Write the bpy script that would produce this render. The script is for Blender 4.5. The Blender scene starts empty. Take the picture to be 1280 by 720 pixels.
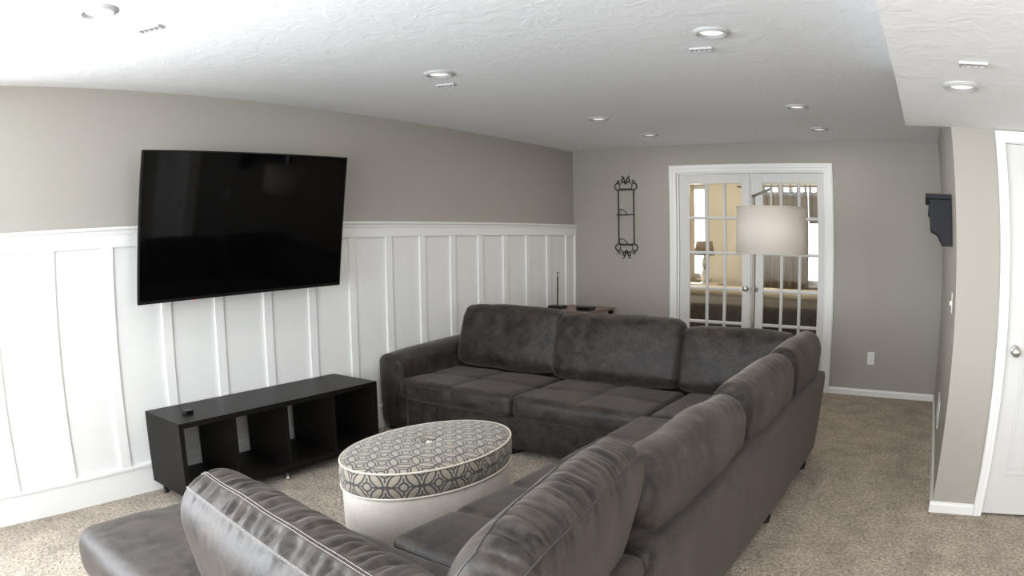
import bpy, bmesh, math, random
import numpy as np
from mathutils import Vector, Matrix, noise

S = bpy.context.scene
COL = S.collection
random.seed(4)
R = math.radians

# ------------------------------------------------------------------ camera
cam = bpy.data.cameras.new('camera')
cam_o = bpy.data.objects.new('camera', cam)
COL.objects.link(cam_o)
S.camera = cam_o
CAM = Vector((3.7494, -6.6003, 1.4161))
yaw, pitch, roll = 0.651243, -0.111239, -0.014356
fwd = Vector((-math.sin(yaw) * math.cos(pitch), math.cos(yaw) * math.cos(pitch), math.sin(pitch)))
rt = Vector((math.cos(yaw), math.sin(yaw), 0))
up = rt.cross(fwd)
rt2 = math.cos(roll) * rt + math.sin(roll) * up
up2 = -math.sin(roll) * rt + math.cos(roll) * up
m = Matrix((rt2, up2, -fwd)).transposed().to_4x4()
m.translation = CAM
cam_o.matrix_world = m
# wide barrel-distorting lens: angle = polynomial in sensor radius (mm)
K1, K2, K3, K5 = 0.00114086, 0.011747, -0.002997, 0.028991
PXMM = 1280 / 36.0
cam.type = 'PANO'
cam.panorama_type = 'FISHEYE_LENS_POLYNOMIAL'
cam.fisheye_fov = math.pi
cam.sensor_fit = 'HORIZONTAL'
cam.sensor_width = 36
cam.fisheye_polynomial_k0 = 0
cam.fisheye_polynomial_k1 = -K1 * PXMM
cam.fisheye_polynomial_k2 = -K1 * K2 / 600 * PXMM ** 2
cam.fisheye_polynomial_k3 = -K1 * K3 / 600 ** 2 * PXMM ** 3
cam.fisheye_polynomial_k4 = -K1 * K5 / 600 ** 3 * PXMM ** 4
cam.shift_x = 38.997 / 1280
cam.shift_y = 36.025 / 720      # panoramic cameras scale this one by the height
cam.clip_start = 0.02

# ------------------------------------------------------------------ world and exposure
W = bpy.data.worlds.new('overcast_sky')
S.world = W
W.use_nodes = True
bg = W.node_tree.nodes['Background']
bg.inputs['Color'].default_value = (0.86, 0.93, 1.0, 1)
bg.inputs['Strength'].default_value = 4.0
S.view_settings.view_transform = 'Standard'
S.view_settings.look = 'None'
S.view_settings.gamma = 1
S.view_settings.use_curve_mapping = False
S.view_settings.exposure = 0.0
S.cycles.use_denoising = True
S.cycles.max_bounces = 10
S.cycles.diffuse_bounces = 6
S.cycles.sample_clamp_indirect = 6


def area_light(name, loc, rot, sx, sy, power, color, spread=180):
    l = bpy.data.lights.new(name, 'AREA')
    l.shape = 'RECTANGLE'
    l.size, l.size_y = sx, sy
    l.energy = power
    l.color = color
    l.spread = R(spread)
    o = bpy.data.objects.new(name, l)
    COL.objects.link(o)
    o.location = loc
    o.rotation_euler = rot
    return o


# daylight coming in at the windows (behind the camera, one added on the right, and in the room beyond the glass doors)
NEAR_Y = -7.95
XRW = 6.6
LWY = -7.1
area_light('daylight_near_left', (2.05, NEAR_Y + 0.03, 1.35), (R(90), 0, 0), 1.1, 1.3, 64, (0.88, 0.94, 1.0))
area_light('daylight_near_right', (3.50, NEAR_Y + 0.03, 1.33), (R(90), 0, 0), 1.3, 1.3, 82, (0.94, 0.97, 1.0))
area_light('fill_light_right', (XRW - 0.03, -5.9, 1.2), (0, R(90), 0), 1.5, 1.3, 42, (1.0, 0.965, 0.92))  # fill light from the right, at a window added for it
area_light('daylight_left', (0.07, LWY, 1.40), (0, R(-90), 0), 1.25, 1.3, 155, (0.84, 0.92, 1.0))
area_light('daylight_far_left', (0.15, 3.12, 1.55), (R(-90), 0, 0), 0.5, 1.3, 22, (1.0, 0.95, 0.85))

# ------------------------------------------------------------------ materials
MATS = {}


def newmat(name):
    mt = bpy.data.materials.new(name)
    mt.use_nodes = True
    nt = mt.node_tree
    return mt, nt, nt.nodes['Principled BSDF']


def node(nt, t, **kw):
    n = nt.nodes.new(t)
    for k, v in kw.items():
        if k in n.inputs:
            n.inputs[k].default_value = v
        else:
            setattr(n, k, v)
    return n


def simple(name, col, rough=0.5, metal=0.0, bump=0.0, bscale=200.0, var=0.0, vscale=8.0, spec=0.5, coords='Object', sheen=0.0, dist=0.001, emis=None, detail=3.0):
    if name in MATS:
        return MATS[name]
    mt, nt, b = newmat(name)
    b.inputs['Base Color'].default_value = (*col, 1)
    b.inputs['Roughness'].default_value = rough
    b.inputs['Metallic'].default_value = metal
    b.inputs['Specular IOR Level'].default_value = spec
    if sheen:
        b.inputs['Sheen Weight'].default_value = sheen
        b.inputs['Sheen Roughness'].default_value = 0.4
    tc = node(nt, 'ShaderNodeTexCoord')
    if bump:
        n = node(nt, 'ShaderNodeTexNoise', Scale=bscale, Detail=detail)
        nt.links.new(tc.outputs[coords], n.inputs['Vector'])
        bp = node(nt, 'ShaderNodeBump', Strength=bump, Distance=dist)
        nt.links.new(n.outputs['Fac'], bp.inputs['Height'])
        nt.links.new(bp.outputs[0], b.inputs['Normal'])
    if var:
        n = node(nt, 'ShaderNodeTexNoise', Scale=vscale, Detail=6.0, Roughness=0.6)
        nt.links.new(tc.outputs[coords], n.inputs['Vector'])
        r = node(nt, 'ShaderNodeValToRGB')
        r.color_ramp.elements[0].position = 0.3
        r.color_ramp.elements[1].position = 0.7
        r.color_ramp.elements[0].color = (*[c * (1 - var) for c in col], 1)
        r.color_ramp.elements[1].color = (*[min(1, c * (1 + var)) for c in col], 1)
        nt.links.new(n.outputs['Fac'], r.inputs[0])
        nt.links.new(r.outputs[0], b.inputs['Base Color'])
    if emis:
        b.inputs['Emission Color'].default_value = (*emis[0], 1)
        b.inputs['Emission Strength'].default_value = emis[1]
    MATS[name] = mt
    return mt


PAINT_TAUPE = simple('taupe_wall_paint', (0.365, 0.340, 0.302), 0.62, bump=0.25, bscale=90, dist=0.002)
PAINT_WHITE = simple('white_trim_paint', (0.80, 0.80, 0.785), 0.38)
PAINT_PANEL = simple('white_panel_paint', (0.77, 0.77, 0.755), 0.45, bump=0.06, bscale=120)
DOOR_WHITE = simple('white_door_paint', (0.63, 0.625, 0.61), 0.4)
CREAM = simple('cream_bedroom_paint', (0.74, 0.68, 0.56), 0.7)


def ceiling_mat():
    mt, nt, b = newmat('knockdown_ceiling')
    b.inputs['Base Color'].default_value = (0.86, 0.87, 0.885, 1)
    b.inputs['Roughness'].default_value = 0.8
    tc = node(nt, 'ShaderNodeTexCoord')
    n1 = node(nt, 'ShaderNodeTexNoise', Scale=9.0, Detail=5.0, Roughness=0.65, Distortion=0.8)
    n2 = node(nt, 'ShaderNodeTexNoise', Scale=38.0, Detail=3.0)
    nt.links.new(tc.outputs['Object'], n1.inputs['Vector'])
    nt.links.new(tc.outputs['Object'], n2.inputs['Vector'])
    r = node(nt, 'ShaderNodeValToRGB')
    r.color_ramp.elements[0].position = 0.44
    r.color_ramp.elements[1].position = 0.56
    nt.links.new(n1.outputs['Fac'], r.inputs[0])
    mx = node(nt, 'ShaderNodeMath', operation='MULTIPLY_ADD')
    nt.links.new(n2.outputs['Fac'], mx.inputs[0])
    mx.inputs[1].default_value = 0.35
    nt.links.new(r.outputs[0], mx.inputs[2])
    bp = node(nt, 'ShaderNodeBump', Strength=0.4, Distance=0.003)
    nt.links.new(mx.outputs[0], bp.inputs['Height'])
    nt.links.new(bp.outputs[0], b.inputs['Normal'])
    return mt


def carpet_mat():
    mt, nt, b = newmat('beige_frieze_carpet')
    b.inputs['Roughness'].default_value = 0.95
    b.inputs['Specular IOR Level'].default_value = 0.1
    b.inputs['Sheen Weight'].default_value = 0.25
    tc = node(nt, 'ShaderNodeTexCoord')
    n1 = node(nt, 'ShaderNodeTexNoise', Scale=55.0, Detail=4.0, Roughness=0.7, Distortion=0.6)
    n2 = node(nt, 'ShaderNodeTexNoise', Scale=5.0, Detail=4.0, Roughness=0.6)
    v = node(nt, 'ShaderNodeTexVoronoi', Scale=110.0)
    for n in (n1, n2, v):
        nt.links.new(tc.outputs['Object'], n.inputs['Vector'])
    r = node(nt, 'ShaderNodeValToRGB')
    r.color_ramp.elements[0].position = 0.36
    r.color_ramp.elements[0].color = (0.23, 0.18, 0.132, 1)
    r.color_ramp.elements[1].position = 0.64
    r.color_ramp.elements[1].color = (0.64, 0.545, 0.43, 1)
    nt.links.new(n1.outputs['Fac'], r.inputs[0])
    r2 = node(nt, 'ShaderNodeValToRGB')
    r2.color_ramp.elements[0].position = 0.35
    r2.color_ramp.elements[0].color = (0.74, 0.73, 0.72, 1)
    r2.color_ramp.elements[1].position = 0.65
    r2.color_ramp.elements[1].color = (1.1, 1.1, 1.1, 1)
    nt.links.new(n2.outputs['Fac'], r2.inputs[0])
    mx = node(nt, 'ShaderNodeMix', data_type='RGBA', blend_type='MULTIPLY')
    mx.inputs['Factor'].default_value = 1
    nt.links.new(r.outputs[0], mx.inputs['A'])
    nt.links.new(r2.outputs[0], mx.inputs['B'])
    nt.links.new(mx.outputs['Result'], b.inputs['Base Color'])
    ad = node(nt, 'ShaderNodeMath', operation='ADD')
    nt.links.new(n1.outputs['Fac'], ad.inputs[0])
    nt.links.new(v.outputs['Distance'], ad.inputs[1])
    bp = node(nt, 'ShaderNodeBump', Strength=0.9, Distance=0.012)
    nt.links.new(ad.outputs[0], bp.inputs['Height'])
    nt.links.new(bp.outputs[0], b.inputs['Normal'])
    return mt


def leather_mat():
    mt, nt, b = newmat('charcoal_distressed_leather')
    tc = node(nt, 'ShaderNodeTexCoord')
    mp = node(nt, 'ShaderNodeMapping')
    nt.links.new(tc.outputs['Object'], mp.inputs['Vector'])
    n1 = node(nt, 'ShaderNodeTexNoise', Scale=11.0, Detail=9.0, Roughness=0.72, Distortion=0.6)
    n2 = node(nt, 'ShaderNodeTexNoise', Scale=60.0, Detail=4.0, Roughness=0.7)
    n3 = node(nt, 'ShaderNodeTexNoise', Scale=420.0, Detail=2.0)
    for n in (n1, n2, n3):
        nt.links.new(mp.outputs[0], n.inputs['Vector'])
    r = node(nt, 'ShaderNodeValToRGB')
    e = r.color_ramp.elements
    e[0].position, e[0].color = 0.40, (0.0042, 0.0031, 0.0025, 1)
    e[1].position, e[1].color = 0.64, (0.050, 0.0378, 0.0305, 1)
    ad = node(nt, 'ShaderNodeMix', data_type='FLOAT')
    ad.inputs['Factor'].default_value = 0.3
    nt.links.new(n1.outputs['Fac'], ad.inputs['A'])
    nt.links.new(n2.outputs['Fac'], ad.inputs['B'])
    nt.links.new(ad.outputs['Result'], r.inputs[0])
    nt.links.new(r.outputs[0], b.inputs['Base Color'])
    rr = node(nt, 'ShaderNodeMapRange')
    rr.inputs['From Min'].default_value = 0.3
    rr.inputs['From Max'].default_value = 0.7
    rr.inputs['To Min'].default_value = 0.46
    rr.inputs['To Max'].default_value = 0.60
    nt.links.new(n1.outputs['Fac'], rr.inputs['Value'])
    nt.links.new(rr.outputs[0], b.inputs['Roughness'])
    b.inputs['Specular IOR Level'].default_value = 0.30
    b.inputs['Sheen Weight'].default_value = 0.14
    b.inputs['Sheen Tint'].default_value = (0.80, 0.69, 0.63, 1)
    b.inputs['Sheen Roughness'].default_value = 0.5
    m2 = node(nt, 'ShaderNodeMath', operation='MULTIPLY_ADD')
    nt.links.new(n3.outputs['Fac'], m2.inputs[0])
    m2.inputs[1].default_value = 0.25
    nt.links.new(n2.outputs['Fac'], m2.inputs[2])
    bp = node(nt, 'ShaderNodeBump', Strength=0.35, Distance=0.002)
    nt.links.new(m2.outputs[0], bp.inputs['Height'])
    nt.links.new(bp.outputs[0], b.inputs['Normal'])
    return mt


def wood_black_mat():
    mt, nt, b = newmat('black_brown_veneer')
    tc = node(nt, 'ShaderNodeTexCoord')
    mp = node(nt, 'ShaderNodeMapping')
    mp.inputs['Scale'].default_value = (60, 2.5, 60)
    nt.links.new(tc.outputs['Object'], mp.inputs['Vector'])
    n = node(nt, 'ShaderNodeTexNoise', Scale=1.0, Detail=5.0, Roughness=0.6)
    nt.links.new(mp.outputs[0], n.inputs['Vector'])
    r = node(nt, 'ShaderNodeValToRGB')
    r.color_ramp.elements[0].color = (0.003, 0.0023, 0.002, 1)
    r.color_ramp.elements[1].color = (0.010, 0.0078, 0.0068, 1)
    nt.links.new(n.outputs['Fac'], r.inputs[0])
    nt.links.new(r.outputs[0], b.inputs['Base Color'])
    b.inputs['Roughness'].default_value = 0.42
    b.inputs['Specular IOR Level'].default_value = 0.18
    bp = node(nt, 'ShaderNodeBump', Strength=0.12, Distance=0.001)
    nt.links.new(n.outputs['Fac'], bp.inputs['Height'])
    nt.links.new(bp.outputs[0], b.inputs['Normal'])
    return mt


def trellis_mat():
    """cream cloth woven with a grey ring-and-ogee trellis; UV in metres"""
    mt, nt, b = newmat('trellis_upholstery')
    b.inputs['Roughness'].default_value = 0.85
    b.inputs['Sheen Weight'].default_value = 0.2
    L = nt.links
    uv = node(nt, 'ShaderNodeTexCoord')
    sp = node(nt, 'ShaderNodeSeparateXYZ')
    L.new(uv.outputs['UV'], sp.inputs[0])

    def M(op, a, bb=None, c=None):
        n = node(nt, 'ShaderNodeMath', operation=op)
        for i, v in enumerate((a, bb, c)):
            if v is None:
                continue
            if isinstance(v, (int, float)):
                n.inputs[i].default_value = v
            else:
                L.new(v, n.inputs[i])
        return n.outputs[0]
    PX, PY = 0.150, 0.124

    def cell(off):
        x = M('SUBTRACT', M('FLOORED_MODULO', M('ADD', sp.outputs[0], off * PX + PX / 2), PX), PX / 2)
        y = M('SUBTRACT', M('FLOORED_MODULO', M('ADD', sp.outputs[1], off * PY + PY / 2), PY), PY / 2)
        return M('ABSOLUTE', x), M('ABSOLUTE', y)

    def lt(d, w):
        return M('LESS_THAN', M('ABSOLUTE', d), w)

    def rad(x, y):
        return M('SQRT', M('ADD', M('MULTIPLY', x, x), M('MULTIPLY', y, y)))
    w = 0.0040
    acc = None
    for off in (0.0, 0.5):
        x, y = cell(off)
        items = [lt(M('SUBTRACT', rad(x, y), 0.0185), w)]
        # short bars joining each ring to the large interlocking circles
        items.append(M('MULTIPLY', lt(y, w * 0.9), M('MULTIPLY', M('GREATER_THAN', x, 0.0185), M('LESS_THAN', x, 0.040))))
        items.append(M('MULTIPLY', lt(x, w * 0.9), M('MULTIPLY', M('GREATER_THAN', y, 0.0185), M('LESS_THAN', y, 0.040))))
        items.append(lt(M('SUBTRACT', rad(x, y), 0.0665), w))
        items.append(lt(M('SUBTRACT', rad(x, M('SUBTRACT', PY, y)), 0.0665), w))
        for it in items:
            acc = it if acc is None else M('MAXIMUM', acc, it)
    weave = node(nt, 'ShaderNodeTexNoise', Scale=420.0, Detail=2.0)
    L.new(uv.outputs['UV'], weave.inputs['Vector'])
    mix = node(nt, 'ShaderNodeMix', data_type='RGBA')
    mix.inputs['A'].default_value = (0.30, 0.255, 0.20, 1)
    mix.inputs['B'].default_value = (0.055, 0.052, 0.052, 1)
    L.new(acc, mix.inputs['Factor'])
    L.new(mix.outputs['Result'], b.inputs['Base Color'])
    ad = M('MULTIPLY_ADD', acc, 0.6, weave.outputs['Fac'])
    bp = node(nt, 'ShaderNodeBump', Strength=0.3, Distance=0.001)
    L.new(ad, bp.inputs['Height'])
    L.new(bp.outputs[0], b.inputs['Normal'])
    return mt


def glass_mat(name, tint=(0.97, 0.98, 0.98)):
    mt, nt, b = newmat(name)
    nt.nodes.remove(b)
    t = node(nt, 'ShaderNodeBsdfTransparent')
    t.inputs[0].default_value = (*tint, 1)
    g = node(nt, 'ShaderNodeBsdfGlossy')
    g.inputs['Roughness'].default_value = 0.01
    f = node(nt, 'ShaderNodeFresnel', IOR=1.45)
    mx = node(nt, 'ShaderNodeMixShader')
    nt.links.new(f.outputs[0], mx.inputs[0])
    nt.links.new(t.outputs[0], mx.inputs[1])
    nt.links.new(g.outputs[0], mx.inputs[2])
    nt.links.new(mx.outputs[0], nt.nodes['Material Output'].inputs[0])
    return mt


CEIL = ceiling_mat()
CARPET = carpet_mat()
LEATHER = leather_mat()
STITCH = simple('pale_stitch_thread', (0.26, 0.23, 0.215), 0.6)
SEAMM = simple('dark_seam_cord', (0.035, 0.03, 0.028), 0.5)
VENEER = wood_black_mat()
TRELLIS = trellis_mat()
IVORY = simple('ivory_linen', (0.62, 0.56, 0.495), 0.9, bump=0.3, bscale=500, var=0.05, vscale=60, sheen=0.2)
PIPING = simple('cream_piping', (0.62, 0.56, 0.48), 0.8)
GLASS = glass_mat('clear_pane')
CHROME = simple('brushed_nickel', (0.62, 0.60, 0.57), 0.28, 1.0)
STEEL_DARK = simple('bronze_metal', (0.12, 0.10, 0.08), 0.4, 1.0)
BLACK_PL = simple('black_plastic', (0.012, 0.012, 0.013), 0.35)
SCREEN = simple('black_glass_screen', (0.001, 0.001, 0.0012), 0.05, spec=0.26)
IRON = simple('wrought_iron', (0.022, 0.019, 0.017), 0.5, 0.4)
SHADE = simple('linen_lamp_shade', (0.68, 0.63, 0.57), 0.9, bump=0.2, bscale=350)
_nt = SHADE.node_tree
_tl = node(_nt, 'ShaderNodeBsdfTranslucent')
_tl.inputs[0].default_value = (0.72, 0.66, 0.59, 1)
_mx = node(_nt, 'ShaderNodeMixShader')
_mx.inputs[0].default_value = 0.45
_nt.links.new(_nt.nodes['Principled BSDF'].outputs[0], _mx.inputs[1])
_nt.links.new(_tl.outputs[0], _mx.inputs[2])
_nt.links.new(_mx.outputs[0], _nt.nodes['Material Output'].inputs[0])
CORBEL_M = simple('charcoal_painted_wood', (0.012, 0.013, 0.017), 0.55, spec=0.25)
PLASTIC_W = simple('white_plastic', (0.78, 0.78, 0.76), 0.35)
BAFFLE = simple('grey_white_baffle', (0.5, 0.5, 0.5), 0.5)
LENS_LIT = simple('lit_lamp_lens', (0.92, 0.92, 0.88), 0.5, emis=((1.0, 0.96, 0.90), 0.8))
LENS_M = simple('frosted_lamp_lens', (0.92, 0.92, 0.88), 0.5)

# ------------------------------------------------------------------ mesh helpers


def link(name, bm, mat, parent=None, smooth=False, bevel=0.0, loc=None):
    me = bpy.data.meshes.new(name)
    bm.to_mesh(me)
    bm.free()
    for mm in (mat if isinstance(mat, (list, tuple)) else [mat]):
        me.materials.append(mm)
    if smooth:
        for p in me.polygons:
            p.use_smooth = True
    o = bpy.data.objects.new(name, me)
    COL.objects.link(o)
    if parent is not None:
        o.parent = parent
    if loc is not None:
        o.location = loc
    if bevel:
        bv = o.modifiers.new('bevel', 'BEVEL')
        bv.width = bevel
        bv.segments = 2
        bv.limit_method = 'ANGLE'
    return o


def empty(name, label, cat, loc=(0, 0, 0), group=None, rot=(0, 0, 0)):
    o = bpy.data.objects.new(name, None)
    o.empty_display_size = 0.1
    COL.objects.link(o)
    o.location = loc
    o.rotation_euler = rot
    o['label'] = label
    o['category'] = cat
    if group:
        o['group'] = group
    return o


def tag(o, label, cat, group=None):
    o['label'] = label
    o['category'] = cat
    if group:
        o['group'] = group
    return o


def struct(o):
    o['kind'] = 'structure'
    return o


def box(bm, x0, x1, y0, y1, z0, z1):
    vs = [bm.verts.new((x, y, z)) for x in (x0, x1) for y in (y0, y1) for z in (z0, z1)]
    q = [(0, 1, 3, 2), (4, 6, 7, 5), (0, 4, 5, 1), (2, 3, 7, 6), (0, 2, 6, 4), (1, 5, 7, 3)]
    for f in q:
        bm.faces.new([vs[i] for i in f])
    return vs


def boxo(name, b, mat, parent=None, bevel=0.0):
    bm = bmesh.new()
    box(bm, *b)
    return link(name, bm, mat, parent, bevel=bevel)


def lathe(bm, prof, n=32, c=(0, 0, 0), sx=1.0, sy=1.0):
    rings = []
    for r, z in prof:
        rings.append([bm.verts.new((c[0] + sx * r * math.cos(2 * math.pi * i / n), c[1] + sy * r * math.sin(2 * math.pi * i / n), c[2] + z)) for i in range(n)])
    for a, b in zip(rings, rings[1:]):
        for i in range(n):
            bm.faces.new((a[i], a[(i + 1) % n], b[(i + 1) % n], b[i]))
    if prof[0][0] > 1e-6:
        bm.faces.new(rings[0][::-1])
    if prof[-1][0] > 1e-6:
        bm.faces.new(rings[-1])
    bmesh.ops.remove_doubles(bm, verts=bm.verts, dist=1e-6)


def tube(bm, pts, r, n=8, closed=False):
    pts = [Vector(p) for p in pts]
    rings = []
    N = len(pts)
    prev = None
    for i, p in enumerate(pts):
        a = pts[(i - 1) % N] if (closed or i > 0) else p
        b = pts[(i + 1) % N] if (closed or i < N - 1) else p
        t = (b - a).normalized()
        ref = prev if prev is not None else (Vector((0, 0, 1)) if abs(t.z) < 0.9 else Vector((1, 0, 0)))
        u = (ref - t * ref.dot(t)).normalized()
        prev = u
        v = t.cross(u)
        rr = r[i] if isinstance(r, (list, tuple)) else r
        rings.append([bm.verts.new(p + (u * math.cos(2 * math.pi * k / n) + v * math.sin(2 * math.pi * k / n)) * rr) for k in range(n)])
    M_ = N if closed else N - 1
    for i in range(M_):
        a, b = rings[i], rings[(i + 1) % N]
        for k in range(n):
            bm.faces.new((a[k], a[(k + 1) % n], b[(k + 1) % n], b[k]))
    if not closed:
        bm.faces.new(rings[0][::-1])
        bm.faces.new(rings[-1])


def prism(bm, prof, axis, a0, a1):
    """extrude a 2-D outline along an axis; prof gives the two other coordinates in xyz order"""
    def P(u, v, a):
        return {'x': (a, u, v), 'y': (u, a, v), 'z': (u, v, a)}[axis]
    A = [bm.verts.new(P(u, v, a0)) for u, v in prof]
    B = [bm.verts.new(P(u, v, a1)) for u, v in prof]
    n = len(prof)
    for i in range(n):
        bm.faces.new((A[i], A[(i + 1) % n], B[(i + 1) % n], B[i]))
    bm.faces.new(A[::-1])
    bm.faces.new(B)
    bmesh.ops.recalc_face_normals(bm, faces=bm.faces)


# ------------------------------------------------------------------ room shell
H = 2.36
WX = 3.9487        # hall wall
YC = -2.858        # closet wall facing the camera
XR = 6.6           # far right
FAR = 3.3          # back of the room beyond the doors
SOFX, SOFZ = 3.6747, 2.0425
bm = bmesh.new()
bmesh.ops.create_grid(bm, x_segments=2, y_segments=2, size=0.5)
for v in bm.verts:
    v.co = Vector((-0.7 + (v.co.x + 0.5) * (XR + 0.9), NEAR_Y - 0.2 + (v.co.y + 0.5) * (FAR + 0.4 - NEAR_Y), 0))
box(bm, -0.7, XR + 0.2, NEAR_Y - 0.2, FAR + 0.2, -0.1, -0.002)
struct(link('floor', bm, CARPET))
bm = bmesh.new()
box(bm, -0.7, WX + 0.12, NEAR_Y - 0.15, FAR + 0.15, H, H + 0.1)
struct(link('ceiling', bm, CEIL))
bm = bmesh.new()
box(bm, SOFX, XR + 0.1, NEAR_Y - 0.1, YC, SOFZ, H - 0.001)
struct(link('ceiling_lowered', bm, CEIL))

bm = bmesh.new()
LW = (LWY - 0.68, LWY + 0.68, 0.72, 2.08)
box(bm, -0.12, 0.0, LW[1], 0.0, 0, H)
box(bm, -0.12, 0.0, NEAR_Y - 0.1, LW[0], 0, H)
box(bm, -0.12, 0.0, LW[0], LW[1], 0, LW[2])
box(bm, -0.12, 0.0, LW[0], LW[1], LW[3], H)
wall_left = struct(link('wall_left', bm, PAINT_TAUPE))
boxo('wainscot_panel', (0.0005, 0.008, LW[1] + 0.05, -0.0005, 0.1, 1.50), PAINT_PANEL, wall_left)
boxo('wainscot_panel', (0.0005, 0.008, NEAR_Y, LW[0] - 0.05, 0.1, 1.50), PAINT_PANEL, wall_left)
boxo('wainscot_panel', (0.0005, 0.008, LW[0] - 0.05, LW[1] + 0.05, 0.1, LW[2] - 0.05), PAINT_PANEL, wall_left)
RAIL, RAILB, BASE = 1.561, 1.447, 0.161
for i in range(17):
    y = -0.2124 - i * 0.37981
    boxo('batten', (0.008, 0.024, y, y + 0.066, BASE + 0.02, RAILB + 0.004), PAINT_WHITE, wall_left, bevel=0.002)
boxo('batten', (0.008, 0.024, -0.018, -0.0005, BASE + 0.02, RAILB + 0.004), PAINT_WHITE, wall_left)
boxo('apron_board', (0.008, 0.026, LW[1] + 0.05, -0.0005, RAILB, RAIL - 0.012), PAINT_WHITE, wall_left, bevel=0.0015)
bm = bmesh.new()
prism(bm, [(0.0, RAIL - 0.045), (0.030, RAIL - 0.045), (0.034, RAIL - 0.035), (0.036, RAIL - 0.022), (0.048, RAIL - 0.016), (0.052, RAIL - 0.008), (0.050, RAIL), (0.0, RAIL)], 'y', LW[1] + 0.05, -0.0005)
link('chair_rail', bm, PAINT_WHITE, wall_left)
bm = bmesh.new()
prism(bm, [(0.0, 0.0), (0.020, 0.0), (0.020, BASE - 0.004), (0.012, BASE - 0.004), (0.012, BASE), (0.030, BASE), (0.030, BASE + 0.016), (0.026, BASE + 0.020), (0.0, BASE + 0.020)], 'y', NEAR_Y, -0.0005)
struct(link('baseboard_left', bm, PAINT_WHITE))

# back wall with the double-door opening
DX0, DX1, DZ = 1.206, 2.762, 2.082
bm = bmesh.new()
box(bm, -0.12, DX0, 0.0, 0.12, 0, H)
box(bm, DX1, WX + 0.12, 0.0, 0.12, 0, H)
box(bm, DX0, DX1, 0.0, 0.12, DZ, H)
struct(link('wall_back', bm, PAINT_TAUPE))
struct(boxo('wall_right', (WX, WX + 0.12, YC + 0.12, 0.0, 0, H), PAINT_TAUPE))
CX0 = 4.218        # outer edge of closet casing
bm = bmesh.new()
box(bm, WX, CX0 + 0.05, YC, YC + 0.12, 0, SOFZ)
box(bm, CX0 + 0.05, 5.14, YC, YC + 0.12, 2.0, SOFZ)
box(bm, 5.14, XR, YC, YC + 0.12, 0, SOFZ)
box(bm, WX, XR, YC + 0.001, YC + 0.12, SOFZ, H)
struct(link('wall_closet', bm, PAINT_TAUPE))
bm = bmesh.new()
RW = (-6.6, -5.2, 0.45, 1.95)
box(bm, XR, XR + 0.1, NEAR_Y - 0.1, RW[0], 0, H)
box(bm, XR, XR + 0.1, RW[1], YC + 0.12, 0, H)
box(bm, XR, XR + 0.1, RW[0], RW[1], 0, RW[2])
box(bm, XR, XR + 0.1, RW[0], RW[1], RW[3], H)
struct(link('wall_far_right', bm, PAINT_TAUPE))
w6 = bpy.data.objects.new('window_6', None)
COL.objects.link(w6)
struct(w6)
bm = bmesh.new()
for (a, b_) in ((LW[0], LW[0] + 0.05), (LW[1] - 0.05, LW[1]), (LWY - 0.02, LWY + 0.02)):
    box(bm, -0.08, -0.02, a, b_, LW[2], LW[3])
for (a, b_) in ((LW[2], LW[2] + 0.05), (LW[3] - 0.05, LW[3])):
    box(bm, -0.079, -0.021, LW[0] + 0.05, LW[1] - 0.05, a, b_)
link('window_frame', bm, PAINT_WHITE, w6)
for (a, b_) in ((LW[0] + 0.05, LWY - 0.02), (LWY + 0.02, LW[1] - 0.05)):
    boxo('pane', (-0.053, -0.047, a, b_, LW[2] + 0.05, LW[3] - 0.05), GLASS, w6)
w5 = bpy.data.objects.new('added_window', None)  # unseen window added on the right wall to broaden the room light
COL.objects.link(w5)
struct(w5)
bm = bmesh.new()
for (a, b_) in ((RW[0], RW[0] + 0.06), (RW[1] - 0.06, RW[1]), (-5.93, -5.87)):
    box(bm, XR + 0.02, XR + 0.08, a, b_, RW[2], RW[3])
for (a, b_) in ((RW[2], RW[2] + 0.06), (RW[3] - 0.06, RW[3])):
    box(bm, XR + 0.021, XR + 0.079, RW[0] + 0.06, RW[1] - 0.06, a, b_)
link('window_frame', bm, PAINT_WHITE, w5)
for (a, b_) in ((RW[0] + 0.06, -5.93), (-5.87, RW[1] - 0.06)):
    boxo('pane', (XR + 0.047, XR + 0.053, a, b_, RW[2] + 0.06, RW[3] - 0.06), GLASS, w5)


def wall_with_windows(name, y0, y1, x0, x1, z1, wins, mat):
    bm = bmesh.new()
    xs = x0
    for (a, b, c, d) in sorted(wins):
        box(bm, xs, a, y0, y1, 0, z1)
        box(bm, a, b, y0, y1, 0, c)
        box(bm, a, b, y0, y1, d, z1)
        xs = b
    box(bm, xs, x1, y0, y1, 0, z1)
    return struct(link(name, bm, mat))


def window(name, a, b, c, d, y, inward, bars):
    root = bpy.data.objects.new(name, None)
    COL.objects.link(root)
    struct(root)
    t = 0.06
    bm = bmesh.new()
    yy = (y - 0.03, y + 0.03)
    box(bm, a, a + t, *yy, c, d)
    box(bm, b - t, b, *yy, c, d)
    box(bm, a + t, b - t, *yy, c, c + t)
    box(bm, a + t, b - t, *yy, d - t, d)
    link('window_frame', bm, PAINT_WHITE, root)
    for k in range(1, bars + 1):
        xm = a + (b - a) * k / (bars + 1)
        boxo('mullion', (xm - 0.025, xm + 0.025, y - 0.025, y + 0.025, c + t, d - t), PAINT_WHITE, root)
    for k in range(bars + 1):
        xa = a + t if k == 0 else a + (b - a) * k / (bars + 1) + 0.025
        xb = b - t if k == bars else a + (b - a) * (k + 1) / (bars + 1) - 0.025
        boxo('pane', (xa, xb, y - 0.003, y + 0.003, c + t, d - t), GLASS, root)
    s = inward
    boxo('window_sill', (a - 0.05, b + 0.05, min(y, y + 0.14 * s), max(y, y + 0.14 * s), c - 0.03, c), PAINT_WHITE, root)
    return root


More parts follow.
